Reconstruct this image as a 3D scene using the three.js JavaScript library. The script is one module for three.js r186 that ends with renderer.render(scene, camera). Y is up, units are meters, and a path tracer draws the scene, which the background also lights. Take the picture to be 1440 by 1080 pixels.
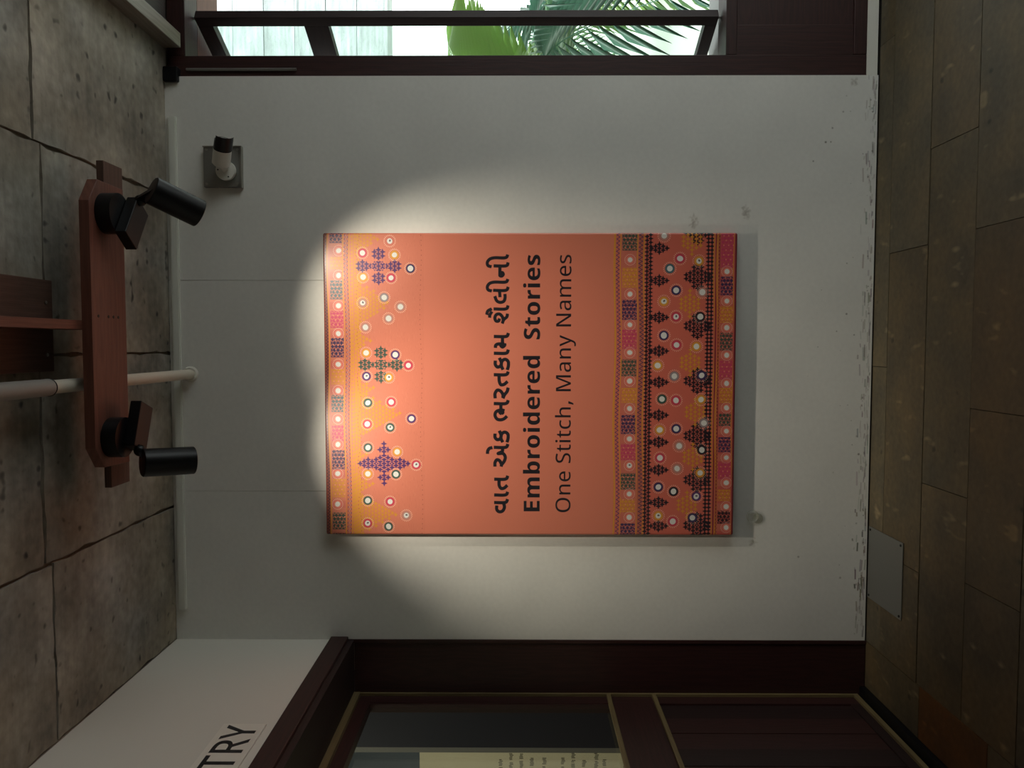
import * as THREE from 'three';
import { RoundedBoxGeometry } from 'three/addons/geometries/RoundedBoxGeometry.js';
import { mergeGeometries } from 'three/addons/utils/BufferGeometryUtils.js';
import { ImprovedNoise } from 'three/addons/math/ImprovedNoise.js';

// ---------------------------------------------------------------- camera, sky, exposure
const scene = new THREE.Scene();
const camera = new THREE.PerspectiveCamera(2 * Math.atan(540 / 1091.8) * 180 / Math.PI, 4 / 3, 0.05, 200);
camera.position.set(1.275, 1.5, 3.283);
camera.rotation.order = 'YXZ';
camera.rotation.set(0.006, 0.052, 0.0007 - Math.PI / 2);      // the picture was taken with the phone turned on its side
scene.background = new THREE.Color().setRGB(2.75, 2.95, 2.9);   // bright overcast sky
const renderer = new THREE.WebGLRenderer();
renderer.toneMapping = THREE.LinearToneMapping;
renderer.toneMappingExposure = 1.0;
renderer.shadowMap.enabled = true;
const SPOT_COLOR = new THREE.Color().setRGB(1, 0.92, 0.76), SPOT_POWER = 3.3;
const ADDED_LAMP_POWER = 30.0;

const H = 2.967, WALL_R = 2.385;
// ---------------------------------------------------------------- helpers
let seed = 7;
const rnd = () => { seed = (seed * 1664525 + 1013904223) >>> 0; return seed / 4294967296; };
const noise = new ImprovedNoise();
const fbm = (x, y, z = 0, o = 4) => { let s = 0, a = 0.5; for (let i = 0; i < o; i++) { s += a * noise.noise(x, y, z + i * 7.3); x *= 2.03; y *= 2.03; a *= 0.5; } return s; };
const names = new Map();
const numbered = (n) => { const k = names.get(n) ?? 0; names.set(n, k + 1); return k ? n + '_' + String(k).padStart(3, '0') : n; };
function mesh(name, geo, mat, parent = scene) {
  const m = new THREE.Mesh(geo, mat); m.name = parent === scene ? numbered(name) : name;
  m.castShadow = m.receiveShadow = true; parent.add(m); return m;
}
function tag(o, label, category, group) { o.userData.label = label; if (category) o.userData.category = category; if (group) o.userData.group = group; return o; }
function thing(name, label, category, p = [0, 0, 0], group) { const g = new THREE.Group(); g.name = numbered(name); g.position.set(...p); scene.add(g); return tag(g, label, category, group); }
function structure(name, geo, mat, label, category) { const m = geo ? mesh(name, geo, mat) : thing(name, label, category); m.userData.kind = 'structure'; return tag(m, label, category); }
// uv in metres; grain: the axis along which wood grain runs (becomes u)
function metres(g, grain, du = 0, dv = 0) {
  const p = g.attributes.position, n = g.attributes.normal, uv = new Float32Array(p.count * 2);
  for (let i = 0; i < p.count; i++) {
    const P = [p.getX(i), p.getY(i), p.getZ(i)], N = [Math.abs(n.getX(i)), Math.abs(n.getY(i)), Math.abs(n.getZ(i))];
    let a, b;
    if (grain !== undefined) { a = P[grain]; b = P[(grain + 1) % 3] + P[(grain + 2) % 3]; }
    else if (N[1] >= N[0] && N[1] >= N[2]) { a = P[0]; b = P[2]; } else if (N[0] > N[2]) { a = P[2]; b = P[1]; } else { a = P[0]; b = P[1]; }
    uv[i * 2] = a + du; uv[i * 2 + 1] = b + dv;
  }
  g.setAttribute('uv', new THREE.BufferAttribute(uv, 2)); return g;
}
const box = (x0, x1, y0, y1, z0, z1, grain, r = 0) => {
  const w = x1 - x0, h = y1 - y0, d = z1 - z0;
  const g = r ? new RoundedBoxGeometry(w, h, d, 1, Math.min(r, w / 2.01, h / 2.01, d / 2.01)) : new THREE.BoxGeometry(w, h, d);
  g.translate((x0 + x1) / 2, (y0 + y1) / 2, (z0 + z1) / 2); return metres(g, grain, grain === undefined ? 0 : rnd() * 3, grain === undefined ? 0 : rnd());
};
const cyl = (r, h, seg = 32, r2 = r) => new THREE.CylinderGeometry(r2, r, h, seg);
function along(geo, a, b) {          // a cylinder of unit axis y moved so that it runs from a to b
  const A = new THREE.Vector3(...a), B = new THREE.Vector3(...b), q = new THREE.Quaternion().setFromUnitVectors(new THREE.Vector3(0, 1, 0), B.clone().sub(A).normalize());
  return geo.applyQuaternion(q).translate((A.x + B.x) / 2, (A.y + B.y) / 2, (A.z + B.z) / 2);
}
const rod = (a, b, r, seg = 20, r2 = r) => along(cyl(r, new THREE.Vector3(...a).distanceTo(new THREE.Vector3(...b)), seg, r2), a, b);
// ---------------------------------------------------------------- textures
function dataTex(w, h, f, srgb = true, mx = 1, my = 1) {
  const d = new Uint8Array(w * h * 4);
  for (let y = 0; y < h; y++) for (let x = 0; x < w; x++) { const c = f(x / w, y / h), i = (y * w + x) * 4; for (let k = 0; k < 3; k++) d[i + k] = Math.max(0, Math.min(255, c[k] ?? c[0])); d[i + 3] = 255; }
  const t = new THREE.DataTexture(d, w, h); t.wrapS = t.wrapT = THREE.MirroredRepeatWrapping; t.magFilter = THREE.LinearFilter; t.minFilter = THREE.LinearMipmapLinearFilter; t.generateMipmaps = true;
  if (srgb) t.colorSpace = THREE.SRGBColorSpace; t.repeat.set(1 / mx, 1 / my); t.needsUpdate = true; return t;
}
function canvasTex(w, h, draw, srgb = true) {
  const c = document.createElement('canvas'); c.width = w; c.height = h; draw(c.getContext('2d'), w, h);
  const t = new THREE.CanvasTexture(c); if (srgb) t.colorSpace = THREE.SRGBColorSpace; t.anisotropy = 8; return t;
}
const mix = (a, b, t) => a.map((v, i) => v + (b[i] - v) * t);
const std = (o) => new THREE.MeshStandardMaterial({ roughness: 0.7, ...o });
// concrete: grey-brown blotches, fine pits, board streaks
const concreteMap = dataTex(1024, 1024, (u, v) => {
  const big = fbm(u * 7, v * 7, 1, 4), fine = fbm(u * 60, v * 60, 3, 3), streak = fbm(u * 4, v * 70, 5, 3), pit = Math.max(0, fbm(u * 45, v * 45, 9, 2) - 0.27) * 4;
  const k = 1 + big * 0.5 + fine * 0.22 + streak * 0.09 - pit * 0.7;
  return mix([150, 147, 140], [140, 129, 112], Math.max(0, Math.min(1, 0.5 + fbm(u * 4 + 9, v * 4, 2, 3) * 1.8))).map((c) => c * k);
}, true, 2.2, 2.2);
const concreteBump = dataTex(1024, 1024, (u, v) => [128 + fbm(u * 70, v * 70, 3, 3) * 120 + fbm(u * 5, v * 80, 5, 3) * 80 - Math.max(0, fbm(u * 45, v * 45, 9, 2) - 0.27) * 400], false, 2.2, 2.2);
const facadeMap = dataTex(512, 512, (u, v) => { const k = 1 + fbm(u * 5, v * 60, 15, 3) * 0.22 + fbm(u * 9, v * 9, 17, 3) * 0.18 - Math.max(0, fbm(u * 3, v * 40, 19, 3) - 0.25) * 1.2; return [186, 194, 194].map((c) => c * k); }, true, 2.2, 2.2);
const stoneMap = dataTex(1024, 1024, (u, v) => {
  const big = fbm(u * 8, v * 8, 21, 4), fine = fbm(u * 70, v * 70, 23, 3), scuff = Math.max(0, fbm(u * 30, v * 12, 27, 3) - 0.24) * 3.2, pit = Math.max(0, fbm(u * 26, v * 26, 29, 2) - 0.36) * 5;
  const k = 1 + big * 0.45 + fine * 0.2 + scuff * 0.8 - pit * 0.7;
  return mix([112, 102, 82], [104, 90, 66], Math.max(0, Math.min(1, 0.5 + big * 1.5))).map((c) => c * k);
}, true, 1.6, 1.6);
const stoneBump = dataTex(512, 512, (u, v) => [128 + fbm(u * 40, v * 40, 23, 4) * 150], false, 1.6, 1.6);
const woodMap = (a, b, s) => dataTex(512, 512, (u, v) => {
  const warp = fbm(u * 3, v * 5, s, 3) * 0.5, ring = 0.5 + 0.5 * Math.sin((v * 16 + warp * 5) * 6.28), fibre = fbm(u * 5, v * 130, s + 3, 3), t = 0.35 * ring + 0.5 + fibre * 0.9;
  return mix(a, b, Math.max(0, Math.min(1, t)));
}, true, 1.0, 0.4);
const woodBump = dataTex(512, 512, (u, v) => [128 + fbm(u * 5, v * 130, 43, 3) * 160], false, 1.0, 0.4);
const M = {
  concrete: std({ map: concreteMap, bumpMap: concreteBump, bumpScale: 0.004, roughness: 0.9 }),
  stone: [0xdcdcdc, 0xd0c9bd, 0xcac8c0, 0xbdb4a3].map((c) => std({ map: stoneMap, bumpMap: stoneBump, bumpScale: 0.0015, roughness: 0.62, color: c })),
  rustStone: std({ map: stoneMap, bumpMap: stoneBump, bumpScale: 0.0015, roughness: 0.62, color: 0xe0a565 }),
  slab: std({ color: 0x6a6255, roughness: 1 }),
  joint: std({ color: 0x2a261f, roughness: 1 }),
  darkWood: std({ map: woodMap([36, 17, 16], [60, 31, 28], 41), bumpMap: woodBump, bumpScale: 0.0006, roughness: 0.5 }),
  blackWood: std({ map: woodMap([24, 12, 12], [42, 22, 21], 51), bumpMap: woodBump, bumpScale: 0.0006, roughness: 0.55 }),
  redWood: std({ map: woodMap([88, 50, 41], [118, 72, 58], 61), bumpMap: woodBump, bumpScale: 0.0005, roughness: 0.55 }),
  brownWood: std({ map: woodMap([70, 49, 40], [94, 68, 56], 71), bumpMap: woodBump, bumpScale: 0.0005, roughness: 0.7 }),
  greyWood: std({ map: woodMap([104, 92, 82], [140, 130, 120], 75), bumpMap: woodBump, bumpScale: 0.0005, roughness: 0.4 }),
  oliveWood: std({ map: woodMap([92, 78, 50], [120, 104, 70], 81), bumpMap: woodBump, bumpScale: 0.0004, roughness: 0.55 }),
  black: new THREE.MeshPhysicalMaterial({ color: 0x090a0d, roughness: 0.42, specularIntensity: 0.6 }),
  blackGloss: std({ color: 0x07080d, roughness: 0.35 }),
  steel: std({ color: 0xa7a49c, metalness: 1, roughness: 0.38 }),
  dullSteel: std({ color: 0x8d8c88, metalness: 0.85, roughness: 0.5 }),
  whitePlastic: std({ color: 0xe4e2da, roughness: 0.4 }),
  pvc: std({ color: 0xd5cdbc, roughness: 0.5 }),
  greyPvc: std({ color: 0x8f8c86, roughness: 0.55 }),
  trim: std({ color: 0xdcdcd2, roughness: 0.5 }),
  white: std({ color: 0xdedbd0, roughness: 0.85 }),
  blueGrey: std({ color: 0x59636e, roughness: 0.8 }),
  navy: std({ color: 0x23273a, roughness: 0.6 }),
  greyEdge: std({ color: 0x8c8c8a, roughness: 0.6 }),
  glass: new THREE.MeshPhysicalMaterial({ color: 0xf4fbf8, transmission: 1, thickness: 0, roughness: 0.02, ior: 1.5 }),
  clear: new THREE.MeshPhysicalMaterial({ color: 0xf2f2ee, transmission: 0.9, thickness: 0, roughness: 0.12, ior: 1.45 }),
};
// painted plaster of the poster wall with its scuffs (print at true size, 500 px per metre)
const wallTex = canvasTex(1194, 1484, (g, w, h) => {
  g.fillStyle = 'rgb(226,224,217)'; g.fillRect(0, 0, w, h);
  const id = g.getImageData(0, 0, w, h), d = id.data;
  for (let y = 0; y < h; y++) for (let x = 0; x < w; x++) { const k = 1 + fbm(x / 160, y / 160, 91, 3) * 0.045 + fbm(x / 9, y / 9, 95, 2) * 0.025, i = (y * w + x) * 4; for (let c = 0; c < 3; c++) d[i + c] = Math.min(255, d[i + c] * k); }
  g.putImageData(id, 0, 0);
  const X = (m) => m * 500, Y = (m) => h - m * 500;
  // chipped and scraped paint along the foot of the wall
  for (let i = 0; i < 240; i++) {
    const x = rnd() * w, y = Y(0.012 + rnd() * rnd() * 0.06), l = 4 + rnd() * 26, dense = (x > 90 && x < 300) ? 1 : 0.55;
    g.strokeStyle = `rgba(${70 + rnd() * 40},${66 + rnd() * 36},${58 + rnd() * 30},${dense * (0.25 + rnd() * 0.5)})`; g.lineWidth = 0.8 + rnd() * 2.4;
    g.beginPath(); g.moveTo(x, y); g.lineTo(x + l, y + (rnd() - 0.5) * 3); g.stroke();
  }
  for (let i = 0; i < 60; i++) { g.fillStyle = `rgba(90,84,74,${0.25 + rnd() * 0.4})`; g.beginPath(); g.arc(rnd() * w, Y(0.02 + rnd() * rnd() * rnd() * 0.5), 0.5 + rnd() * 1.8, 0, 7); g.fill(); }
  const smudge = (mx, my, r, n) => { for (let i = 0; i < n; i++) { const a = rnd() * 6.28, q = rnd() * r; g.fillStyle = `rgba(120,110,94,${0.06 + rnd() * 0.1})`; g.beginPath(); g.ellipse(X(mx) + Math.cos(a) * q, Y(my) + Math.sin(a) * q * 0.7, 1 + rnd() * 4, 1 + rnd() * 3, a, 0, 7); g.fill(); } };
  smudge(1.784, 0.761, 16, 34); smudge(1.82, 0.545, 14, 26); smudge(0.43, 0.49, 12, 18); smudge(2.36, 0.1, 10, 16);
});
wallTex.repeat.set(1 / 2.388, 1 / 2.968);
M.paint = std({ map: wallTex, roughness: 0.8, bumpMap: dataTex(512, 512, (u, v) => [128 + fbm(u * 30, v * 30, 33, 4) * 90], false, 1.2, 1.2), bumpScale: 0.0012 });

// ---------------------------------------------------------------- structure: floor, ceiling, walls
const floor = structure('floor', box(-3.2, 4.4, -0.12, -0.012, -0.38, 5.2), M.joint, 'dark stone slab floor laid in rows along the poster wall', 'floor');
{ // stone slabs: rows parallel to the wall, each slab its own piece
  const rows = [[0.0, 0.122, [-0.0, 1.18, 2.5, 4.2]], [0.126, 0.415, [0, 0.42, 1.637, 2.9, 4.2]], [0.419, 0.708, [0, 0.76, 1.98, 3.2, 4.2]], [0.712, 0.995, [0, 0.475, 1.061, 1.65, 2.6, 4.2]],
    [0.999, 1.29, [0, 0.9, 2.1, 3.3, 4.2]], [1.294, 1.585, [0, 0.5, 1.7, 2.9, 4.2]], [1.589, 1.88, [0, 1.1, 2.3, 3.4, 4.2]]];
  for (let z = 1.884; z < 5.1; z += 0.295) rows.push([z, z + 0.291, [0, 0.7 + rnd() * 0.6, 2.0 + rnd() * 0.5, 3.1 + rnd() * 0.4, 4.2]]);
  rows.forEach(([z0, z1, xs]) => {
    for (let i = 0; i + 1 < xs.length; i++) {
      const t = -0.0005 - rnd() * 0.0025, g = new THREE.BoxGeometry(xs[i + 1] - xs[i] - 0.0025, 0.03, z1 - z0);
      g.translate((xs[i] + xs[i + 1]) / 2, t - 0.015, (z0 + z1) / 2); metres(g, undefined, rnd() * 3, rnd() * 3);
      mesh('stone_slab', g, M.stone[Math.floor(rnd() * 4)], floor);
    }
  });
  // slabs of the doorway and the strip under the window
  [[0, 0.44, 1], [0.444, 0.86, 'r'], [0.864, 1.3, 2]].forEach(([z0, z1, k]) => { const g = new THREE.BoxGeometry(0.196, 0.03, z1 - z0); g.translate(-0.1, -0.0165, (z0 + z1) / 2); metres(g, undefined, rnd() * 3, rnd() * 3); mesh('stone_slab', g, k === 'r' ? M.rustStone : M.stone[k], floor); });
  const g = new THREE.BoxGeometry(2.9, 0.03, 1.4); g.translate(-1.7, -0.0165, -0.75); mesh('stone_slab', metres(g), M.stone[2], floor);
  const g2 = new THREE.BoxGeometry(2.9, 0.03, 2.2); g2.translate(-1.7, -0.0165, 1.05); mesh('stone_slab', metres(g2), M.stone[1], floor);
}
// a formwork panel whose edges are spalled and uneven
function raggedPanel(x0, x1, z0, z1, y) {
  const pts = [], side = (ax, az, bx, bz) => { const n = Math.max(6, Math.round(Math.hypot(bx - ax, bz - az) / 0.035)), l = Math.hypot(bx - ax, bz - az), nx = -(bz - az) / l, nz = (bx - ax) / l; for (let i = 0; i < n; i++) { const t = i / n, k = Math.max(0, 0.002 + fbm((ax + (bx - ax) * t) * 9 + az, (az + (bz - az) * t) * 9 + ax, 61, 3) * 0.02 + (rnd() - 0.5) * 0.004); pts.push(new THREE.Vector2(ax + (bx - ax) * t + nx * k, az + (bz - az) * t + nz * k)); } };
  side(x0, z0, x1, z0); side(x1, z0, x1, z1); side(x1, z1, x0, z1); side(x0, z1, x0, z0);
  const g = new THREE.ExtrudeGeometry(new THREE.Shape(pts), { depth: 0.03, bevelEnabled: false }); g.rotateX(Math.PI / 2).translate(0, y + 0.03, 0);
  return metres(g, undefined, rnd() * 5, rnd() * 5);
}
const ceiling = structure('ceiling', box(0, 4.4, H + 0.012, H + 0.2, -0.38, 5.2), M.slab, 'bare concrete ceiling with formwork panel joints', 'ceiling');
{
  const xs = [-0.073, 0.582, 1.237, 1.892, 2.547, 3.202, 3.857, 4.3], zs = [0, 0.885, 2.2, 3.5, 5.2];
  for (let i = 0; i + 1 < xs.length; i++) for (let k = 0; k + 1 < zs.length; k++) {
    const lift = rnd() * 0.003, off = i % 2 ? 0.02 : -0.015, z0 = k ? zs[k] + off : -0.02, z1 = zs[k + 1] + off, x0 = Math.max(xs[i], 0) + 0.003;
    mesh('concrete_panel', raggedPanel(x0, xs[i + 1] - 0.003, z0, z1 - 0.006, H + lift), M.concrete, ceiling);
  }
  mesh('slab', box(-3.2, 0, H + 0.03, H + 0.2, -1.5, 5.2), M.slab, ceiling);
  const g = new THREE.BoxGeometry(3.2, 0.03, 3.8); g.translate(-1.6, H + 0.016, 0.4); mesh('concrete_panel', metres(g), M.concrete, ceiling);
}
// poster wall: lower sheet and three upper boards with hairline joints between them
const wallBack = structure('wall_back', box(0, WALL_R, 0, H, -0.25, -0.013), M.white, 'white painted wall carrying the orange banner', 'wall');
{
  const J1 = 0.646, J2 = 1.541, y = 1.6, gap = 0.0008, f = (x0, x1, y0, y1) => mesh('wall_panel', box(x0, x1, y0, y1, -0.013, 0), M.paint, wallBack);
  f(0, WALL_R, 0.004, y); f(0, J1 - gap, y, H); f(J1 + gap, J2 - gap, y, H); f(J2 + gap, WALL_R, y, H);
}
// wall over and beyond the door on the left
const wallLeft = structure('wall_left', box(-0.24, 0, 2.3, H, 0, 1.4), M.white, 'white wall above the dark wooden doorway', 'wall');
mesh('wall_section', box(-0.24, 0, 0, H, 1.4, 5.2), M.white, wallLeft);
const wallRight = structure('wall_right', box(4.2, 4.4, 0, H, -0.4, 0.6), M.white, 'white wall on the window side with an unseen doorway added to let in daylight', 'wall');  // out-of-view doorway gap, added so daylight enters from the right
mesh('wall_section', box(4.2, 4.4, 0, H, 2.25, 5.2), M.white, wallRight); mesh('wall_section', box(4.2, 4.4, 2.15, H, 0.6, 2.25), M.white, wallRight);
structure('wall_rear', box(-0.24, 4.4, 0, H, 5.0, 5.2), M.darkWood, 'unseen wall behind the viewer made dark to cut bounced light', 'wall');  // out of view; dark finish chosen to keep light off the carrier front
const wallWin = structure('wall_window_side', box(3.62, 4.2, 0, H, -0.38, -0.03), M.white, 'white wall right of the window', 'wall');
mesh('wall_curb', box(WALL_R, 3.62, 0, 0.045, -0.38, -0.02), M.white, wallWin);
mesh('wall_strip', box(WALL_R, 3.62, 2.945, H, -0.38, -0.04), M.white, wallWin);
// trim strip along the top of the poster wall
const trim = structure('trim_1', box(0.135, 2.217, 2.918, 2.953, 0, 0.012, undefined, 0.002), M.trim, 'narrow white cable trunking under the concrete ceiling', 'trim');
mesh('trunking_lid', box(0.135, 2.217, 2.922, 2.945, 0.012, 0.015), M.trim, trim);

// adjoining room behind the glazed door
const wa = structure('wall_adjoining', box(-3.0, -0.24, 0, H, -1.42, -1.22), M.blueGrey, 'blue grey wall of the next room behind the glass door', 'wall');
mesh('wall_section', box(-3.2, -3.0, 0, H, -1.42, 2.3), M.white, wa); mesh('wall_section', box(-3.0, -0.24, 0, H, 2.1, 2.3), M.white, wa); mesh('wall_section', box(-0.24, 0, 0, H, -1.42, -0.25), M.white, wa);
const pier = structure('wall_pier', box(-0.53, -0.24, 0, H, -0.34, -0.1), M.navy, 'dark navy pier seen through the door glass', 'wall');
tag(mesh('edge_trim', box(-0.553, -0.53, 0, H, -0.34, -0.1), M.greyEdge, pier), 'light grey edge strip');
{
  const t = canvasTex(700, 900, (g, w, h) => {
    g.fillStyle = 'rgb(226,218,190)'; g.fillRect(0, 0, w, h); g.fillStyle = 'rgba(50,46,40,0.85)';
    for (let line = 0; line < 16; line++) { const y = 285 + line * 37 + (line % 5 > 3 ? 8 : 0); if (line % 6 === 5) continue; let x = 40; while (x < w - 22) { const l = 6 + rnd() * 26; for (let q = 0; q < l; q += 5) g.fillRect(x + q, y - rnd() * 4, 2.8, 9 + rnd() * 5); x += l + 8; } }
  });
  const p = mesh('text_panel', new THREE.BoxGeometry(1.2, 1.5, 0.012).translate(-1.745, 1.325, -1.213), std({ map: t, roughness: 0.7 }));
  tag(p, 'cream exhibition text panel seen through the door glass', 'panel');
}
{ // unseen lamp added to brighten the text panel in the next room
  const l = thing('added_ceiling_lamp', 'unseen flat square lamp added to light the room behind the door', 'lamp', [-1.5, H, 0.3]);
  mesh('housing', new THREE.BoxGeometry(0.5, 0.04, 0.5).translate(0, -0.02, 0), M.whitePlastic, l);
  mesh('added_lamp_diffuser', new THREE.BoxGeometry(0.44, 0.01, 0.44).translate(0, -0.045, 0), std({ color: 0xffffff, emissive: 0xfff2dc, emissiveIntensity: 1.0 }), l);
  const a = new THREE.RectAreaLight(0xfff0d8, ADDED_LAMP_POWER, 0.44, 0.44); a.position.set(0, -0.052, 0); a.rotation.x = -Math.PI / 2; l.add(a);
}

// ---------------------------------------------------------------- doorway on the left
const doorFrame = structure('door_1', null, null, 'dark wooden doorway with glazed door left of the poster wall', 'door');
mesh('lintel', box(-0.235, 0.014, 2.225, 2.3, 0.0, 1.4, 2, 0.003), M.darkWood, doorFrame);
mesh('lintel_soffit', box(-0.235, 0.0, 2.2, 2.225, 0.0, 1.4, 2), M.blackWood, doorFrame);
mesh('jamb', box(-0.24, -0.001, 0, 2.2, -0.25, 0.0, 1, 0.002), M.darkWood, doorFrame);
mesh('jamb', box(-0.235, 0.014, 0, 2.2, 1.34, 1.4, 1, 0.003), M.darkWood, doorFrame);
mesh('jamb_bead', box(-0.012, 0.002, 0, 2.225, 0.0, 0.006, 1), M.darkWood, doorFrame);
tag(mesh('frame_edge', box(-0.247, -0.232, 0.03, 2.2, 0.0, 0.012, 1), M.oliveWood, doorFrame), 'paler olive brown frame edge');
tag(mesh('frame_edge', box(-0.247, -0.225, 2.172, 2.2, 0.012, 1.34, 2), M.oliveWood, doorFrame), 'paler olive brown frame edge');
mesh('sill', box(-0.26, -0.2, -0.002, 0.022, 0.0, 1.34, 2), M.black, doorFrame);
{ // leaf: x -0.285..-0.24
  const L = new THREE.Group(); L.name = 'door_leaf'; doorFrame.add(L);
  const x0 = -0.285, x1 = -0.243;
  mesh('stile', box(x0, x1, 0.03, 2.172, 0.013, 0.075, 1), M.darkWood, L); mesh('stile', box(x0, x1, 0.03, 2.172, 1.26, 1.335, 1), M.darkWood, L);
  mesh('top_rail', box(x0, x1, 2.12, 2.172, 0.075, 1.26, 2), M.darkWood, L); mesh('middle_rail', box(x0, x1, 0.915, 1.095, 0.075, 1.26, 2), M.darkWood, L);
  mesh('bottom_rail', box(x0, x1, 0.03, 0.09, 0.075, 1.26, 2), M.blackWood, L);
  mesh('glass_pane', box(-0.267, -0.263, 1.095, 2.12, 0.075, 1.26), M.glass, L);
  for (const y of [1.095, 0.9]) tag(mesh('bead', box(-0.245, -0.232, y, y + 0.018, 0.013, 1.26, 2), M.oliveWood, L), 'paler olive brown bead');
  tag(mesh('bead', box(-0.245, -0.232, 0.03, 0.05, 0.013, 1.26, 2), M.oliveWood, L), 'paler olive brown bead');
  mesh('bead', box(-0.262, -0.245, 1.113, 2.12, 0.075, 0.085, 1), M.darkWood, L);
  for (let i = 0; i < 10; i++) mesh('board', box(-0.28, -0.25 + (i % 2) * 0.0015, 0.09, 0.915, 0.077 + i * 0.1185, 0.077 + i * 0.1185 + 0.1165, 1), i % 3 ? M.darkWood : M.blackWood, L);
}
{ // ENTRY sign on the left wall
  const s = thing('entry_sign', 'pale acrylic sign reading ENTRY above the doorway', 'sign', [0, 2.405, 1.065]);
  const t = canvasTex(1228, 288, (g, w, h) => {
    g.fillStyle = 'rgb(232,228,216)'; g.fillRect(0, 0, w, h); g.fillStyle = g.strokeStyle = '#17161a'; g.lineWidth = 6; g.font = '284px sans-serif'; g.textAlign = 'right';
    g.save(); g.translate(w - 20, 246); g.scale(1.2, 1); g.fillText('ENTRY', 0, 0); g.strokeText('ENTRY', 0, 0); g.restore();
  });
  mesh('plate', new THREE.BoxGeometry(0.006, 0.142, 0.61).translate(0.004, 0, 0), M.whitePlastic, s);
  const f = new THREE.PlaneGeometry(0.61, 0.142).rotateY(Math.PI / 2).translate(0.0075, 0, 0); mesh('sign_face', f, std({ map: t, roughness: 0.35 }), s);
}

// ---------------------------------------------------------------- window right of the poster wall
const win = structure('window_1', null, null, 'tall dark wooden window with an open pivoting sash', 'window');
mesh('post', box(WALL_R, 2.476, 0.045, 2.962, -0.15, -0.02, 1, 0.003), M.darkWood, win);
mesh('post', box(3.53, 3.62, 0.045, 2.962, -0.15, -0.02, 1, 0.003), M.darkWood, win);
mesh('head', box(2.476, 3.53, 2.885, 2.962, -0.15, -0.02, 0, 0.003), M.darkWood, win);
mesh('bottom_rail', box(2.476, 3.53, 0.045, 0.1, -0.15, -0.02, 0, 0.003), M.darkWood, win);
mesh('sill_rail', box(2.476, 3.53, 0.585, 0.631, -0.15, -0.02, 0, 0.003), M.darkWood, win);
mesh('lower_panel', box(2.6, 3.53, 0.1, 0.585, -0.12, -0.035, 0), M.darkWood, win); mesh('panel_stile', box(2.476, 2.6, 0.1, 0.585, -0.14, -0.024, 1, 0.002), M.darkWood, win);
mesh('head_lining', box(2.44, 3.53, 2.885, 2.91, -0.38, -0.15, 0), M.redWood, win);
mesh('side_lining', box(2.44, 2.46, 0.631, 2.885, -0.38, -0.15, 1), M.redWood, win);
mesh('side_lining', box(3.54, 3.56, 0.631, 2.885, -0.38, -0.15, 1), M.redWood, win);
mesh('sill_lining', box(2.44, 3.53, 0.59, 0.615, -0.38, -0.15, 0), M.greyEdge, win);
mesh('tower_bolt', rod([2.417, 2.42, -0.014], [2.417, 2.88, -0.014], 0.006, 12), M.dullSteel, win);
mesh('corner_block', box(2.36, 2.42, 2.905, 2.965, -0.02, 0.02, undefined, 0.004), M.black, win);
{ // sash hung on its right stile, swung outwards; local x runs from the hinge to the free edge
  const s = new THREE.Group(); s.name = 'sash'; s.position.set(2.665, 0, -0.11); s.rotation.y = Math.PI - Math.atan2(0.91, -0.41) + Math.PI; win.add(s);
  s.rotation.y = Math.atan2(0.91, -0.41);   // local +x -> (-0.41, 0, -0.91)
  const T = 2.872, B = 0.645, Wd = 0.6, d = 0.02;
  const part = (n, a, b, y0, y1, g) => mesh(n, box(a, b, y0, y1, -d, d, g, 0.002), M.blackWood, s);
  part('stile', -0.022, 0.026, B, T, 1); part('stile', Wd - 0.05, Wd, B, T, 1);
  part('rail', 0.026, Wd - 0.05, T - 0.065, T, 0); part('rail', 0.026, Wd - 0.05, B, B + 0.05, 0); part('rail', 0.026, Wd - 0.05, 2.31, 2.415, 0);
  mesh('pane', box(0.026, Wd - 0.05, 2.415, T - 0.065, -0.002, 0.002), M.glass, s); mesh('pane', box(0.026, Wd - 0.05, B + 0.05, 2.31, -0.002, 0.002), M.glass, s);
  mesh('pivot_pin', rod([0, T, 0], [0, 2.885, 0], 0.006, 10), M.dullSteel, s); mesh('pivot_pin', rod([0, 0.631, 0], [0, B, 0], 0.006, 10), M.dullSteel, s);
}
structure('trim_2', box(2.562, 4.2, H - 0.02, H - 0.001, 0.02, 4.9, 2), M.blackWood, 'flat dark sheet under the ceiling beyond the timber', 'trim');  // plain dark sheet covering the ceiling right of the timber
{ // timber along the ceiling, over the window end
  const b = thing('ceiling_beam', 'squared timber running along the concrete ceiling above the window', 'beam', [2.53, H, 0]);
  mesh('timber', box(-0.03, 0.03, -0.072, 0, 0.0, 4.9, 2, 0.003), M.greyWood, b);
}

// ---------------------------------------------------------------- outdoors
const ground = structure('ground_outside', box(-4, 14, -0.4, -0.3, -16, -0.4), std({ color: 0xd2d4cc, roughness: 1 }), 'pale paved ground outside the window', 'ground');
{
  const b = thing('neighbouring_facade', 'pale board marked concrete facade outside the window', 'building', [4.2, 2.72, -4.2]);
  const m = std({ map: facadeMap, bumpMap: concreteBump, bumpScale: 0.01, roughness: 0.9 });
  for (let i = 0; i < 8; i++) { const g = new THREE.BoxGeometry(7, 0.288, 0.3 - (i % 2) * 0.012); g.translate(0, 0.145 + i * 0.294, -0.15); mesh('concrete_course', metres(g, undefined, i * 0.7, i * 0.31), m, b); }
  mesh('core', new THREE.BoxGeometry(6.9, 2.3, 0.2).translate(0, 1.2, -0.2), M.greyEdge, b);
  for (const x of [-3.3, 3.3]) mesh('column', box(x - 0.15, x + 0.15, -3.02, 0.01, -0.3, -0.02), m, b);
}
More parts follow.
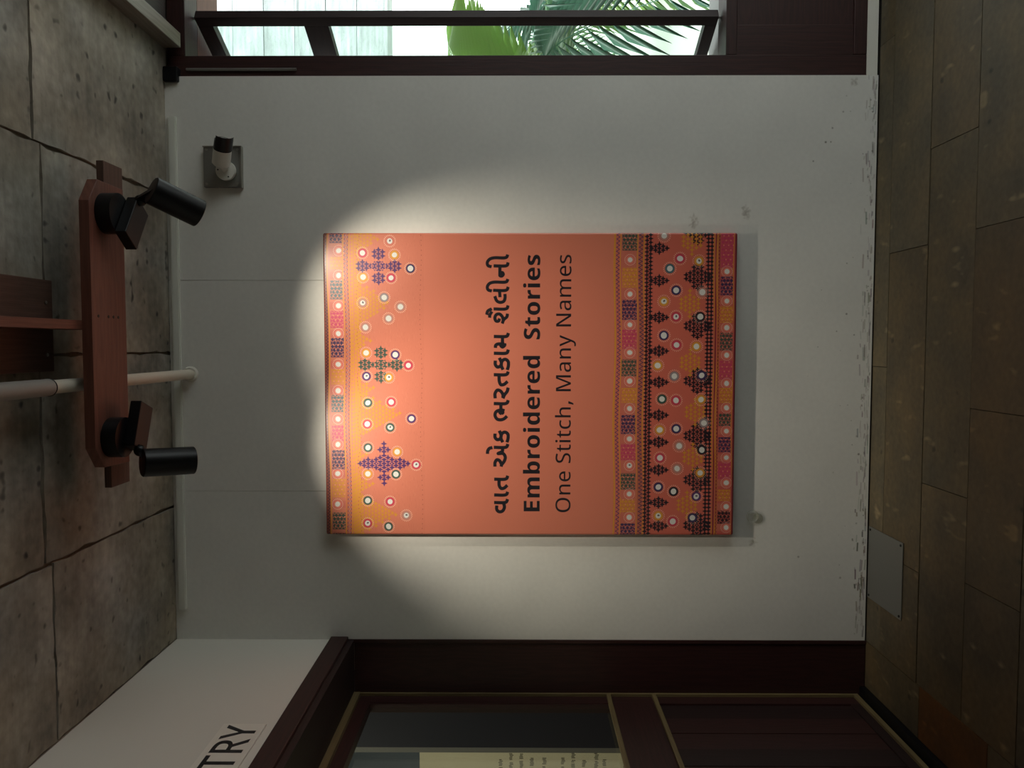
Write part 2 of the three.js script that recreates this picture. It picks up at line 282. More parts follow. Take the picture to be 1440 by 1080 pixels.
const leafMats = [0x6a9a58, 0x93b95c, 0x5b8f78, 0x86b08a].map((c) => new THREE.MeshPhysicalMaterial({ color: c, roughness: 0.6, transmission: 0.45, thickness: 0, side: THREE.DoubleSide }));
function frondGeometry(len, droop, n, leafLen) {
  const pos = [], idx = [], P = (t) => new THREE.Vector3(len * t * (1 - 0.18 * droop * t), len * (0.75 * t - droop * t * t), 0);
  const tri = (...v) => { const b = pos.length / 3; v.forEach((q) => pos.push(q.x, q.y, q.z)); for (let i = 1; i + 1 < v.length; i++) idx.push(b, b + i, b + i + 1); };
  for (let i = 0; i < 14; i++) { const a = P(i / 14), b = P((i + 1) / 14), r = 0.011 * (1 - i / 16); for (let k = 0; k < 3; k++) { const c = Math.cos(k * 2.094) * r, s = Math.sin(k * 2.094) * r, c2 = Math.cos((k + 1) * 2.094) * r, s2 = Math.sin((k + 1) * 2.094) * r; tri(new THREE.Vector3(a.x, a.y + c, s), new THREE.Vector3(b.x, b.y + c, s), new THREE.Vector3(b.x, b.y + c2, s2), new THREE.Vector3(a.x, a.y + c2, s2)); } }
  for (let i = 2; i < n; i++) for (const s of [-1, 1]) {
    const t = i / n, a = P(t), f = P(Math.min(1, t + 0.02)).sub(a).normalize(), L = leafLen * Math.sin(Math.PI * (0.12 + 0.85 * t)) * (0.9 + rnd() * 0.2), w = 0.006;
    const side = new THREE.Vector3(0, 0, s), dir = f.clone().multiplyScalar(0.65).addScaledVector(side, 0.75).normalize(), q = a.clone().addScaledVector(dir, L * 0.55).add(new THREE.Vector3(0, 0.03 * L, 0)), e = a.clone().addScaledVector(dir, L).add(new THREE.Vector3(0, -0.28 * L, 0)), o = f.clone().multiplyScalar(w);
    tri(a.clone().addScaledVector(o, -0.5), q.clone().sub(o), e, q.clone().add(o), a.clone().addScaledVector(o, 0.5));
  }
  const g = new THREE.BufferGeometry(); g.setAttribute('position', new THREE.Float32BufferAttribute(pos, 3)); g.setIndex(idx); g.computeVertexNormals(); return g;
}
const frondGeos = [frondGeometry(1.9, 0.75, 30, 0.55), frondGeometry(1.7, 1.25, 28, 0.5), frondGeometry(1.8, 1.7, 30, 0.55)];
[[3.36, -3.1, 1.0, 16, 'feathery green palm close behind the window'], [5.6, -6.6, 0.9, 12, 'feathery palm standing farther out beyond the facade columns']].forEach(([x, z, top, n, label], k) => {
  const p = thing('palm', label, 'palm', [x, -0.3, z], 'palms outside the window');
  mesh('trunk', rod([0, 0, 0], [0, top + 0.32, 0], 0.05, 10, 0.035), M.brownWood, p);
  for (let i = 0; i < n; i++) {
    const f = mesh('frond', frondGeos[(i + k) % 3], leafMats[(i * 3 + k) % 4], p); f.position.set(0, top + 0.3, 0); f.rotation.set(0, i * 2.4 + k, 0); f.rotateZ(0.25 * ((i * 5) % 4) - 0.15);
  }
});

// ---------------------------------------------------------------- the banner
{
  const X0 = 0.467, X1 = 1.734, Y0 = 0.585, Y1 = 2.306, W = X1 - X0, HH = Y1 - Y0, CW = 1360, CH = 1848;
  const b = thing('banner', 'orange banner with embroidery borders reading Embroidered Stories', 'banner', [X0, Y0, 0]);
  for (const [x0, x1, y0, y1, g] of [[0.02, 0.06, 0.02, HH - 0.02, 1], [W - 0.06, W - 0.02, 0.02, HH - 0.02, 1], [0.06, W - 0.06, HH - 0.06, HH - 0.02, 0], [0.06, W - 0.06, 0.02, 0.06, 0]]) mesh('stretcher_bar', box(x0, x1, y0, y1, 0.001, 0.026, g), M.brownWood, b);
  const col = { base: '#d2785f', field: '#cf765d', pink: '#c86a58', mustard: '#d28d2c', navy: '#2d2350', purple: '#4a2260', teal: '#3f5f68', green: '#2f4a40', magenta: '#c43a62', black: '#17101c', red: '#c2304a', dred: '#8f2f38', pale: '#b57d70', grey: '#8d7d80', white: '#dcd9d3' };
  const tex = canvasTex(CW, CH, (g) => {
    // pixel of the photograph -> place on the print
    const at = (x, y) => { const t = (y - 328) / 424.5, a = 453 + 7 * t, e = 1037 - 5 * t; return [(1 - t) * CW, (x - a) / (e - a) * CH]; };
    const S = CW / 424.5;
    g.fillStyle = col.base; g.fillRect(0, 0, CW, CH);
    const band = (xa, xb, c) => { const v0 = (xa - 457) / 579 * CH, v1 = (xb - 457) / 579 * CH; g.fillStyle = c; g.fillRect(0, v0, CW, v1 - v0); };
    const V = (x) => (x - 457) / 579 * CH;
    // cloth weave of the printed photograph strips
    const weave = (xa, xb, c) => { band(xa, xb, c); for (let i = 0; i < 2600; i++) { g.fillStyle = rnd() < 0.5 ? 'rgba(255,190,150,0.10)' : 'rgba(110,30,30,0.10)'; g.fillRect(rnd() * CW, V(xa) + rnd() * (V(xb) - V(xa)), 2 + rnd() * 16, 1.5); } };
    weave(457, 598, col.field); weave(865, 1036, col.pink);
    const cross = (x, y, r, c) => { g.fillStyle = c; g.beginPath(); for (let k = 0; k < 8; k++) { const q = k % 2 ? r * 0.4 : r, a = k * Math.PI / 4; g.lineTo(x + Math.cos(a) * q, y + Math.sin(a) * q); } g.fill(); };
    const mirror = (ix, iy, ring, r = 4) => {
      const [x, y] = at(ix, iy), R = r * S;
      g.strokeStyle = 'rgba(250,222,200,0.85)'; g.lineWidth = 2.2;
      for (let k = 0; k < 22; k++) { const a = k * 0.2856; g.beginPath(); g.moveTo(x + Math.cos(a) * R * 1.75, y + Math.sin(a) * R * 1.75); g.lineTo(x + Math.cos(a) * R * 2.2, y + Math.sin(a) * R * 2.2); g.stroke(); }
      g.fillStyle = ring; g.beginPath(); g.arc(x, y, R * 1.55, 0, 7); g.fill();
      g.strokeStyle = 'rgba(255,240,225,0.35)'; g.lineWidth = 1; for (let k = 0; k < 16; k++) { const a = k * 0.3927; g.beginPath(); g.moveTo(x + Math.cos(a) * R, y + Math.sin(a) * R); g.lineTo(x + Math.cos(a) * R * 1.5, y + Math.sin(a) * R * 1.5); g.stroke(); }
      g.fillStyle = col.white; g.beginPath(); g.ellipse(x, y, R * (0.86 + rnd() * 0.16), R * (0.9 + rnd() * 0.14), rnd() * 3, 0, 7); g.fill();
      if (rnd() < 0.22) { g.fillStyle = 'rgba(60,50,60,0.75)'; g.beginPath(); g.ellipse(x + 2, y + 1, R * 0.4, R * 0.3, rnd() * 3, 0, 7); g.fill(); }
    };
    // lattice of small barbed stitches filling a shape test
    const lattice = (cx, cy, w, h, inside, c, step = 20, r = 13) => { for (let j = -Math.ceil(h / step); j <= h / step; j++) for (let i = -Math.ceil(w / step); i <= w / step; i++) { const x = i * step + (j % 2 ? step / 2 : 0), y = j * step; if (inside(x / w, y / h)) cross(cx + x, cy + y, r, c); } };
    const motif = (ix, iy, sv, su, c) => {       // stepped cross with barbed arms; sv: half size down the banner, su: half size across (photo pixels)
      const [x, y] = at(ix, iy), w = su * S, h = sv * S;
      lattice(x, y, w, h, (a, b2) => { const p = Math.abs(a), q = Math.abs(b2); return (p + q < 0.52) || (p < 0.13 && q < 0.98) || (q < 0.13 && p < 0.98) || (Math.abs(q - 0.7) < 0.14 && p < 0.26) || (Math.abs(p - 0.7) < 0.14 && q < 0.26); }, c, 18, 15);
      g.fillStyle = 'rgba(222,130,105,0.9)'; for (const [a, b2] of [[0, 0.3], [0, -0.3], [0.3, 0], [-0.3, 0], [0.17, 0.17], [-0.17, -0.17], [0.17, -0.17], [-0.17, 0.17]]) { g.beginPath(); g.arc(x + a * w, y + b2 * h, 3.2, 0, 7); g.fill(); }
    };
    const triangle = (ix, iy, apex, half, c) => { const [x, y0] = at(ix, iy), y1 = V(apex), h = y1 - y0, w = half * S; for (let y = 0, j = 0; y <= h; y += 15, j++) for (let x2 = -Math.floor(w * (1 - y / h) / 17) * 17; x2 <= w * (1 - y / h); x2 += 17) cross(x + x2 + (j % 2 ? 8 : 0), y0 + y, 11.5, c); };
    const zig = (xc, amp, c, lw = 2, step = 9) => { g.strokeStyle = c; g.lineWidth = lw; g.beginPath(); for (let u = 0, k = 0; u <= CW + step; u += step, k++) g.lineTo(u, V(xc) + (k % 2 ? amp : -amp) + Math.sin(u / 110) * 4); g.stroke(); };
    const line = (xc, c, lw) => { g.strokeStyle = c; g.lineWidth = lw; g.beginPath(); for (let u = 0; u <= CW; u += 12) g.lineTo(u, V(xc) + Math.sin(u / 110) * 4); g.stroke(); };
    const blocks = (xa, xb, list) => {          // [photo y from, to, colour] or [photo y] for a mirror
      for (const e of list) {
        if (e.length === 1) { const [x, y] = at((xa + xb) / 2, e[0]); g.fillStyle = col.pink; g.fillRect(x - 16, V(xa), 32, V(xb) - V(xa)); g.fillStyle = 'rgba(205,70,70,0.8)'; g.beginPath(); g.arc(x, y, 21, 0, 7); g.fill(); mirror((xa + xb) / 2, e[0], 'rgba(214,120,100,1)', 3.7); continue; }
        const u0 = at(xa, e[1])[0], u1 = at(xa, e[0])[0], v0 = V(xa) + 2, v1 = V(xb) - 2; g.save(); g.beginPath(); g.rect(u0, v0, u1 - u0, v1 - v0); g.clip();
        g.fillStyle = e[2]; g.globalAlpha = 0.2; g.fillRect(u0, v0, u1 - u0, v1 - v0); g.globalAlpha = 1;
        for (let u = u0, i = 0; u < u1 + 16; u += 16, i++) for (let v = v0; v < v1 + 16; v += 16) cross(u, v + (i % 2) * 8, 11.5, e[2]);
        g.fillStyle = 'rgba(226,140,110,0.85)'; for (let u = u0 + 14, i = 0; u < u1; u += 21, i++) for (let v = v0 + 12 + (i % 2) * 10; v < v1; v += 21) { g.beginPath(); g.arc(u, v, 3.4, 0, 7); g.fill(); }
        g.restore();
      }
    };
    // --- top border
    band(457, 463.5, '#8a4030'); zig(460.3, 5, '#3a1a2a', 2.4, 7); line(463.8, col.mustard, 5);
    blocks(466, 485.5, [[328, 342, col.navy], [352.6], [361, 378, col.mustard], [387], [394, 420, col.teal], [429], [436, 460, col.magenta], [468], [474, 501, col.navy], [511], [518, 539, col.mustard], [548], [554, 578, col.teal], [588], [597, 619, col.magenta], [624], [632, 659, col.navy], [665.5], [673, 699, col.mustard], [709], [721, 745, col.green], [750, 753, col.black]]);
    line(485.5, col.mustard, 5); band(486.5, 493.5, '#c26a4e'); zig(490, 8, col.purple, 2.4, 9); zig(490, 5, '#e9b08a', 1.5, 9); line(494.3, col.mustard, 5);
    for (let v = 0; v < 3; v++) for (let u = 0; u < CW; u += 17) cross(u + (v % 2) * 8, V(497.5 + v * 4.2), 11, col.mustard);
    for (const [y, apex, half] of [[337, 536, 22], [427, 551, 32], [478, 524, 14], [546, 530, 14], [582, 567, 34], [682, 527, 16], [724, 560, 34], [395, 522, 10], [640, 516, 8]]) triangle(502, y, apex, half, col.mustard);
    for (let u = 0; u < CW; u += 17) cross(u, V(506) + Math.sin(u / 30) * 8, 3, '#a84a2e');
    motif(532, 374, 33, 24, col.purple); motif(536, 511.5, 29, 25, col.green); motif(541, 651, 36, 29, col.purple);
    const Z4 = (zx, zy) => [440 + 0.213 * zx, 310 + 0.213 * zy], Z5 = (zx, zy) => [440 + 0.2222 * zx, 530 + 0.2222 * zy], Z6 = (zx, zy) => [840 + 0.213 * zx, 310 + 0.213 * zy], Z7 = (zx, zy) => [840 + 0.2314 * zx, 530 + 0.2314 * zy];
    for (const [a, b2, c] of [[505, 138, col.pink], [325, 215, col.red], [537, 228, col.mustard], [643, 316, col.navy], [330, 372, col.mustard], [515, 377, col.red], [470, 505, col.grey], [328, 540, col.pale], [578, 566, col.pale], [500, 642, col.pale], [347, 700, col.pale], [352, 868, col.mustard], [545, 880, col.purple], [632, 950, col.red], [355, 1022, col.purple], [503, 1030, col.mustard]]) mirror(...Z4(a, b2), c);
    for (const [a, b2, c] of [[350, 158, col.green], [498, 153, col.red], [627, 258, col.purple], [347, 293, col.red], [492, 314, col.green], [352, 443, col.green], [537, 470, col.mustard], [658, 552, col.red], [530, 613, col.green], [352, 611, col.mustard], [352, 782, col.green], [494, 789, col.red], [597, 877, col.pale], [352, 928, col.red], [485, 949, col.green]]) mirror(...Z5(a, b2), c);
    for (let u = 4; u < CW; u += 22) { g.fillStyle = 'rgba(140,60,50,0.55)'; g.fillRect(u, V(593) + Math.sin(u / 90) * 4, 5, 3); }
    // --- bottom border
    line(865.5, col.mustard, 6); for (let u = 0; u < CW; u += 10) cross(u, V(866), 5, col.mustard); zig(870.5, 7, col.purple, 2.4, 9); line(874, col.mustard, 4);
    const y6 = (a) => 310 + 0.213 * a, y7 = (a) => 530 + 0.2314 * a;
    const B6 = (a, b2, c) => [y6(a), y6(b2), c], B7 = (a, b2, c) => [y7(a), y7(b2), c];
    blocks(875, 897, [B6(90, 200, col.green), [y6(260)], B6(310, 440, col.mustard), [y6(483)], B6(520, 650, col.navy), [y6(683)], B6(715, 840, col.magenta), [y6(865)], B6(910, 1020, col.green), [y7(18)], B7(60, 150, col.mustard), [y7(185)], B7(225, 340, col.navy), [y7(370)], B7(400, 500, col.magenta), [y7(533)], B7(580, 680, col.green), [y7(708)], B7(740, 820, col.mustard), [y7(852)], B7(890, 960, col.navy)]);
    line(897.6, col.mustard, 4); band(898.6, 906, '#b4604c'); zig(902.3, 8, col.navy, 2.4, 9); line(906.8, col.mustard, 5);
    band(908, 1003, '#cc6553');
    for (const xc of [910, 915]) for (let u = 0; u < CW; u += 17) cross(u + (xc % 2 ? 8 : 0), V(xc), 13, col.black);
    for (const y of [185, 395, 635, 855, 1060].map(y6).concat([225, 390, 560, 760, 905].map(y7))) { const [x, v] = at(927, y); lattice(x, v, 30, 44, (a, b2) => Math.abs(a) + Math.abs(b2) < 0.75 || (Math.abs(a) < 0.2 && Math.abs(b2) < 1) || (Math.abs(b2 - 0.55) < 0.18 && Math.abs(a) < 0.8), col.black, 17, 14.5); }
    for (const xc of [995.5, 1000.5]) for (let u = 0; u < CW; u += 17) cross(u + (xc % 2 ? 8 : 0), V(xc), 13, col.black);
    for (const y of [75, 370, 690, 1050].map(y6).concat([350, 620, 900].map(y7))) { const [x, v] = at(981, y); lattice(x, v, 66, 62, (a, b2) => Math.abs(a) + Math.abs(b2) < 0.98, col.black, 17, 14); g.fillStyle = 'rgba(205,120,110,0.9)'; for (let k = 0; k < 9; k++) { g.beginPath(); g.arc(x - 30 + (k % 3) * 30, v - 26 + Math.floor(k / 3) * 26, 3, 0, 7); g.fill(); } }
    for (const [ix, y] of [[973, y6(140)], [970, y6(545)], [971, y6(930)], [978, y7(205)], [975, y7(480)], [967, y7(775)]]) { const [x, v] = at(ix, y); lattice(x, v, 62, 62, (a, b2) => Math.abs(a) + Math.abs(b2) < 0.95, col.mustard, 19, 12); }
    for (const [a, b2, c] of [[440, 105, col.pale], [545, 252, col.red], [670, 268, col.mustard], [478, 317, col.teal], [520, 458, col.navy], [693, 470, col.pale], [440, 530, col.mustard], [520, 630, col.red], [680, 630, col.black], [440, 753, col.navy], [524, 815, col.red], [655, 825, col.mustard], [400, 950, col.mustard], [510, 1020, col.grey], [690, 1015, col.navy]]) mirror(...Z6(a, b2), c, 4.3);
    for (const [a, b2, c] of [[395, 127, col.green], [480, 135, col.red], [632, 130, col.mustard], [650, 273, col.grey], [382, 315, col.mustard], [482, 308, col.navy], [500, 413, col.pale], [638, 437, col.black], [384, 486, col.red], [488, 551, col.pale], [628, 578, col.mustard], [375, 665, col.navy], [467, 692, col.black], [605, 722, col.purple], [375, 842, col.mustard], [463, 877, col.red], [582, 854, col.navy]]) mirror(...Z7(a, b2), c, 4.3);
    line(1004.5, col.mustard, 4); band(1005.5, 1008, col.dred); line(1008.6, col.mustard, 4); band(1009.6, 1012, col.dred); zig(1010.6, 4, col.mustard, 2, 8);
    band(1012.5, 1032, '#c65a50');
    blocks(1012.5, 1031.5, [B6(90, 310, col.magenta), [y6(336)], B6(370, 490, col.navy), [y6(528)], B6(560, 670, col.mustard), [y6(702)], B6(735, 850, col.green), [y6(882)], B6(920, 1040, col.magenta), [y7(32)], B7(60, 150, col.mustard), [y7(180)], B7(215, 290, col.green), [y7(322)], B7(360, 450, col.navy), [y7(484)], B7(510, 615, col.magenta), [y7(638)], B7(680, 750, col.mustard), [y7(785)], B7(810, 890, col.black), [y7(914)]]);
    line(1031.8, col.mustard, 3); band(1032.5, 1037, col.dred);
    // --- lettering
    g.fillStyle = '#16121a'; g.textBaseline = 'alphabetic';
    const words = (text, font, xBase, yL, yR) => { const [u0, v] = at(xBase, yL), [u1] = at(xBase, yR); g.font = font; g.save(); g.translate(u0, v); g.scale((u1 - u0) / g.measureText(text).width, 1); g.fillText(text, 0, 0); g.restore(); };
    words('Embroidered  Stories', 'bold 100px sans-serif', 760.3, 722, 357); words('One Stitch, Many Names', '94px sans-serif', 803.3, 722, 357);
    // Gujarati line, drawn stroke by stroke (photo-crop coordinates: scale, origin y)
    const stroke = (k, oy, w, pts) => { const q = pts.map(([a, b2]) => at(676 + a * k, oy + b2 * k)); g.lineWidth = w * S; g.lineJoin = 'round'; g.lineCap = 'butt'; g.strokeStyle = '#16121a'; g.beginPath(); const c = new THREE.CatmullRomCurve3(q.map(([x, y]) => new THREE.Vector3(x, y, 0)), false, 'centripetal').getPoints(40); c.forEach((v, i) => (i ? g.lineTo(v.x, v.y) : g.moveTo(v.x, v.y))); g.stroke(); };
    const A = (w, ...s) => s.forEach((p) => stroke(0.1018, 620, w, p)), B = (w, ...s) => s.forEach((p) => stroke(0.0926, 535, w, p)), C = (w, ...s) => s.forEach((p) => stroke(0.0926, 445, w, p)), D = (w, ...s) => s.forEach((p) => stroke(0.1018, 350, w, p));
    A(4.5, [[198, 848], [340, 848], [368, 838], [384, 800]], [[330, 855], [340, 920], [310, 970], [262, 975], [235, 945], [235, 890]],   // va
      [[198, 742], [345, 742], [372, 730], [384, 697]],                                                                               // aa
      [[198, 521], [345, 521], [372, 508], [384, 472]], [[265, 540], [268, 610], [295, 650], [335, 645], [380, 605]],                   // ta
      [[190, 77], [350, 77], [372, 66], [384, 30]], [[310, 95], [310, 130], [250, 163], [320, 163], [350, 215], [335, 270], [300, 320], [292, 345]], [[208, 345], [208, 290], [235, 250], [270, 262], [300, 320]], [[104, 168], [106, 130], [130, 92], [172, 80]]); // e with matra
    B(4.5, [[228, 792], [228, 850], [262, 885], [305, 870], [320, 820], [292, 748]], [[345, 925], [318, 860], [335, 790], [380, 770], [422, 800], [425, 870], [408, 925]],   // ka
      [[207, 334], [385, 334], [412, 320], [425, 282]], [[315, 350], [315, 420]], [[330, 492], [300, 470], [335, 435], [370, 445]], [[345, 452], [280, 440], [235, 470], [228, 520], [258, 570], [310, 582], [365, 565], [408, 525]], [[330, 440], [345, 470], [322, 490]], // bha
      [[425, 92], [408, 150], [370, 200], [345, 255]], [[228, 255], [226, 180], [262, 130], [310, 145], [345, 200], [345, 245]], // ra
      );
    C(4.5, [[205, 868], [385, 868], [410, 855], [424, 820]], [[285, 885], [290, 970], [315, 1020], [360, 1015], [415, 970]],                                           // ta
      [[228, 655], [228, 715], [262, 752], [305, 735], [320, 690], [288, 612]], [[345, 792], [318, 725], [335, 655], [380, 635], [422, 668], [425, 740], [408, 795]],       // ka
      [[205, 543], [385, 543], [410, 530], [424, 488]],                                                                                                                      // aa
      [[203, 290], [385, 290], [410, 278], [424, 238]], [[335, 305], [335, 400]], [[228, 462], [232, 425], [262, 405], [365, 405]], [[365, 395], [370, 420], [335, 448], [310, 425], [340, 405]]);   // ma
    D(4.3, [[180, 820], [345, 820], [368, 808], [380, 772]], [[372, 885], [365, 925], [320, 970], [300, 1020]], [[262, 950], [250, 985], [215, 985], [198, 940], [220, 897], [262, 890], [300, 925], [318, 985]], [[85, 900], [100, 850], [155, 818]], [[125, 940], [130, 900], [158, 855]], // shai
      [[172, 566], [345, 566], [368, 553], [380, 518]], [[262, 580], [268, 660]], [[196, 645], [225, 710], [270, 730], [320, 715], [338, 670], [336, 615]], [[375, 412], [362, 445], [330, 455], [180, 455], [120, 475], [92, 520], [105, 560], [155, 575]],   // lii
      [[178, 233], [345, 233], [368, 222], [378, 186]], [[265, 250], [265, 345]], [[265, 330], [300, 325], [312, 350], [290, 372], [266, 365], [266, 335]], [[372, 80], [360, 112], [330, 124], [180, 124], [120, 145], [90, 190], [102, 230], [150, 245]]); // nii
  });
  const g = new RoundedBoxGeometry(W, HH, 0.034, 4, 0.008); g.translate(W / 2, HH / 2, 0.019);
  { const p = g.attributes.position, uv = g.attributes.uv; for (let i = 0; i < p.count; i++) uv.setXY(i, p.getX(i) / W, p.getY(i) / HH); }
  mesh('printed_sheet', g, new THREE.MeshPhysicalMaterial({ map: tex, roughness: 0.45, clearcoat: 0.5, clearcoatRoughness: 0.22 }), b);
}
{ // clear plastic clip hanging under the banner's left end
  const c = thing('plastic_clip', 'clear plastic loop clip stuck to the wall under the banner', 'clip', [0.535, 0.49, 0]);
  mesh('pad', cyl(0.022, 0.003, 24).rotateX(Math.PI / 2).translate(-0.004, -0.018, 0.002), M.clear, c);
  mesh('loop', new THREE.TorusGeometry(0.022, 0.005, 10, 32).translate(0.006, 0.006, 0.008), M.clear, c);
}

// ---------------------------------------------------------------- security camera on its steel box
{
  const p = thing('junction_plate', 'square steel cover plate under the security camera', 'plate', [2.008, 2.724, 0]);
  mesh('cover', new RoundedBoxGeometry(0.166, 0.156, 0.022, 2, 0.003).translate(0, 0, 0.0115), M.dullSteel, p);
  mesh('rim', mergeGeometries([new THREE.BoxGeometry(0.17, 0.005, 0.026).translate(0, -0.078, 0.013), new THREE.BoxGeometry(0.005, 0.16, 0.026).translate(0.083, 0, 0.013)]), M.steel, p);
  for (const [x, y] of [[-0.07, 0.065], [0.07, 0.065], [-0.07, -0.065], [0.07, -0.065]]) mesh('screw', cyl(0.005, 0.003, 10).rotateX(Math.PI / 2).translate(x, y, 0.024), M.steel, p);
  const c = thing('security_camera', 'white bullet security camera with a black front', 'camera', [1.99, 2.705, 0.023]);
  mesh('base', cyl(0.04, 0.018, 36).rotateX(Math.PI / 2).translate(0, 0, 0.0095), M.whitePlastic, c);
  for (let k = 0; k < 3; k++) mesh('screw', cyl(0.003, 0.002, 8).rotateX(Math.PI / 2).translate(Math.cos(k * 2.1 - 0.6) * 0.03, Math.sin(k * 2.1 - 0.6) * 0.03, 0.0195), M.black, c);
  mesh('neck', rod([0, 0, 0.018], [0.024, 0.002, 0.055], 0.012), M.whitePlastic, c);
  const d = new THREE.Vector3(0.8, -0.3, 0.52).normalize(), o = new THREE.Vector3(0.02, 0.004, 0.05), q = (t) => o.clone().addScaledVector(d, t).toArray();
  mesh('body', rod(q(0), q(0.062), 0.036, 40), M.whitePlastic, c);
  mesh('back_cap', rod(q(-0.008), q(0), 0.028, 40, 0.036), M.whitePlastic, c);
  tag(mesh('front', rod(q(0.062), q(0.1), 0.0355, 40, 0.034), M.blackGloss, c), 'black glass front');
  tag(mesh('hood', along(new THREE.CylinderGeometry(0.038, 0.038, 0.06, 30, 1, true, -1.2, 2.4), q(0.065), q(0.125)), std({ color: 0x0c0d12, roughness: 0.3, side: THREE.DoubleSide }), c), 'black hood over the lens');
  tag(mesh('lens_ring', new THREE.TorusGeometry(0.02, 0.004, 10, 28).applyQuaternion(new THREE.Quaternion().setFromUnitVectors(new THREE.Vector3(0, 0, 1), d)).translate(...q(0.1)), M.dullSteel, c), 'grey lens ring');
}

// ---------------------------------------------------------------- wooden lamp carrier under the ceiling, and the pipe
{
  const c = thing('lamp_carrier', 'red brown wooden board hung under the ceiling holding two spotlights', 'board', [1.33, H, 0.8]);
  const sh = new THREE.Shape(); const pts = [[-0.45, 0.1], [0.45, 0.1], [0.452, -0.056], [0.38, -0.106], [-0.38, -0.106], [-0.445, -0.056]]; pts.forEach(([x, z], i) => (i ? sh.lineTo(x, -z) : sh.moveTo(x, -z)));
  // shape y = -z offset; extrude upward
  const g = new THREE.ExtrudeGeometry(sh, { depth: 0.03, bevelEnabled: true, bevelSize: 0.001, bevelThickness: 0.001, bevelSegments: 1 }); g.rotateX(-Math.PI / 2); g.scale(1, 1, -1); { const i = g.index; if (!i) { const p = g.attributes.position.array; for (let k = 0; k < p.length; k += 9) for (let m = 0; m < 3; m++) { const t = p[k + 3 + m]; p[k + 3 + m] = p[k + 6 + m]; p[k + 6 + m] = t; } } g.computeVertexNormals(); }
  g.translate(0, 2.801 - H, 0); metres(g, 0); mesh('board', g, M.redWood, c);
  tag(mesh('batten', box(-0.53, 0.535, 2.833 - H, 2.857 - H, -0.165, -0.045, 0, 0.002), M.brownWood, c), 'duller brown batten');
  mesh('arm', box(-0.012, 0.016, 2.833 - H, 2.945 - H, 0.0, 2.2, 2, 0.001), M.redWood, c);
  const pl = mesh('ceiling_plank', box(-0.142, 0.14, 2.945 - H, -0.001, 0.065, 2.2, 2, 0.002), M.brownWood, c);
  for (const x of [-0.09, 0.07]) mesh('screw', cyl(0.006, 0.002, 10).translate(x, 2.944 - H, 0.1), M.steel, pl);
  for (const z of [-0.05, -0.02, 0.01, 0.07]) mesh('screw', cyl(0.005, 0.002, 10).translate(0.03, 2.8 - H, z), M.black, c);
  const p = thing('ceiling_pipe', 'cream plastic pipe running under the ceiling into the wall', 'pipe', [1.145, 2.883, 0]);
  mesh('pipe', rod([0, 0, 0.001], [0, 0, 1.0], 0.021, 28), M.pvc, p);
  tag(mesh('sleeve', rod([0, 0, 1.0], [0, 0, 3.2], 0.0255, 28), M.greyPvc, p), 'wider grey pipe length');
  mesh('collar', new THREE.TorusGeometry(0.023, 0.004, 8, 28).translate(0, 0, 1.0), M.black, p);
  mesh('plaster_collar', cyl(0.034, 0.008, 24, 0.028).rotateX(Math.PI / 2).translate(0, 0, 0.005), M.white, p);
}
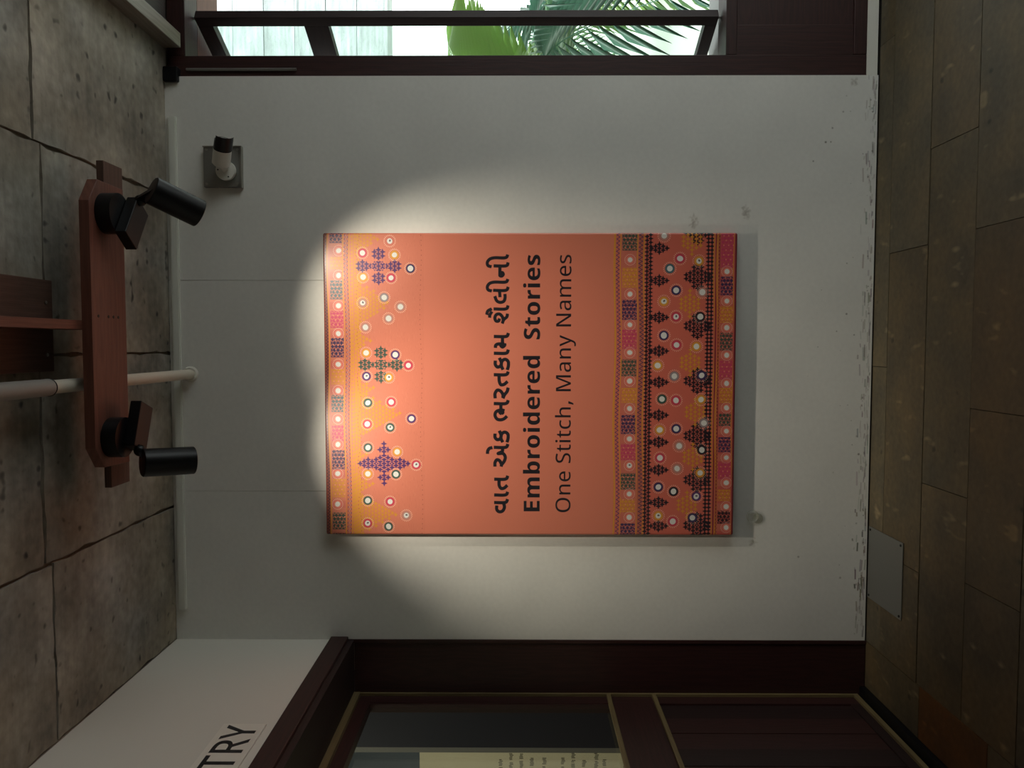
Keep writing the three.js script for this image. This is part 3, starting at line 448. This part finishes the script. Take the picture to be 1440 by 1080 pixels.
// ---------------------------------------------------------------- the two spotlights
function spotlight(label, mount, slabAt, slabTurn, armFrom, headBack, dir) {
  const s = thing('spotlight', label, 'spotlight', mount, 'spotlights on the wooden carrier');
  const L = (a) => [a[0] - mount[0], a[1] - mount[1], a[2] - mount[2]];
  mesh('canopy', cyl(0.064, 0.048, 40).translate(0, -0.024, 0), M.black, s);
  const slab = mesh('driver_box', new RoundedBoxGeometry(0.15, 0.036, 0.085, 2, 0.003), M.black, s); slab.position.set(...L(slabAt)); slab.rotation.y = slabTurn;
  const d = new THREE.Vector3(...dir).normalize(), b = new THREE.Vector3(...L(headBack)), q = (t) => b.clone().addScaledVector(d, t).toArray();
  mesh('arm', along(new THREE.BoxGeometry(0.014, new THREE.Vector3(...L(armFrom)).distanceTo(new THREE.Vector3(...q(0.014))) + 0.03, 0.03), L(armFrom), q(0.014)), M.black, s);
  mesh('knuckle', new THREE.SphereGeometry(0.019, 20, 14).translate(...L(armFrom)), M.black, s);
  // open tube with a recessed reflector and lamp face
  const tube = new THREE.LatheGeometry([[0.0, 0.0], [0.042, 0.0], [0.0455, 0.004], [0.0455, 0.158], [0.044, 0.16], [0.0425, 0.158], [0.0425, 0.135], [0.03, 0.128], [0, 0.128]].map(([r, y]) => new THREE.Vector2(r, y)), 48);
  tube.applyQuaternion(new THREE.Quaternion().setFromUnitVectors(new THREE.Vector3(0, 1, 0), d)).translate(...b.toArray());
  mesh('head', tube, M.black, s);
  mesh('lamp_face', along(cyl(0.03, 0.003, 30), q(0.13), q(0.133)), std({ color: 0xffffff, emissive: SPOT_COLOR, emissiveIntensity: 2 }), s);
  const l = new THREE.SpotLight(SPOT_COLOR, SPOT_POWER, 0, 39 * Math.PI / 180, 0.6, 2); l.position.set(...q(0.163)); l.target.position.set(...q(1.2)); l.castShadow = true; l.shadow.radius = 0.9; s.add(l, l.target);
}
spotlight('black cylinder spotlight at the window end of the wooden carrier', [1.684, 2.801, 0.815], [1.66, 2.735, 0.775], Math.atan2(0.092, 0.131), [1.735, 2.715, 0.757], [1.757, 2.65, 0.82], [-0.36, -0.69, -0.63]);
spotlight('black cylinder spotlight at the doorway end of the wooden carrier', [0.975, 2.801, 0.815], [1.005, 2.735, 0.765], Math.atan2(0.051, 0.13), [0.93, 2.715, 0.80], [0.893, 2.70, 0.82], [-0.04, -0.78, -0.62]);

// ---------------------------------------------------------------- small things
{
  const p = thing('floor_plate', 'thin grey metal plate on the floor against the poster wall', 'plate', [0.35, 0, 0.158]);
  mesh('sheet', new RoundedBoxGeometry(0.305, 0.004, 0.29, 1, 0.001).translate(0, 0.002, 0), M.dullSteel, p);
  for (const [x, z] of [[-0.14, 0.13], [0.14, 0.13], [-0.14, -0.13], [0.14, -0.13]]) mesh('screw', cyl(0.005, 0.003, 10).translate(x, 0.005, z), M.black, p);
}
renderer.render(scene, camera);
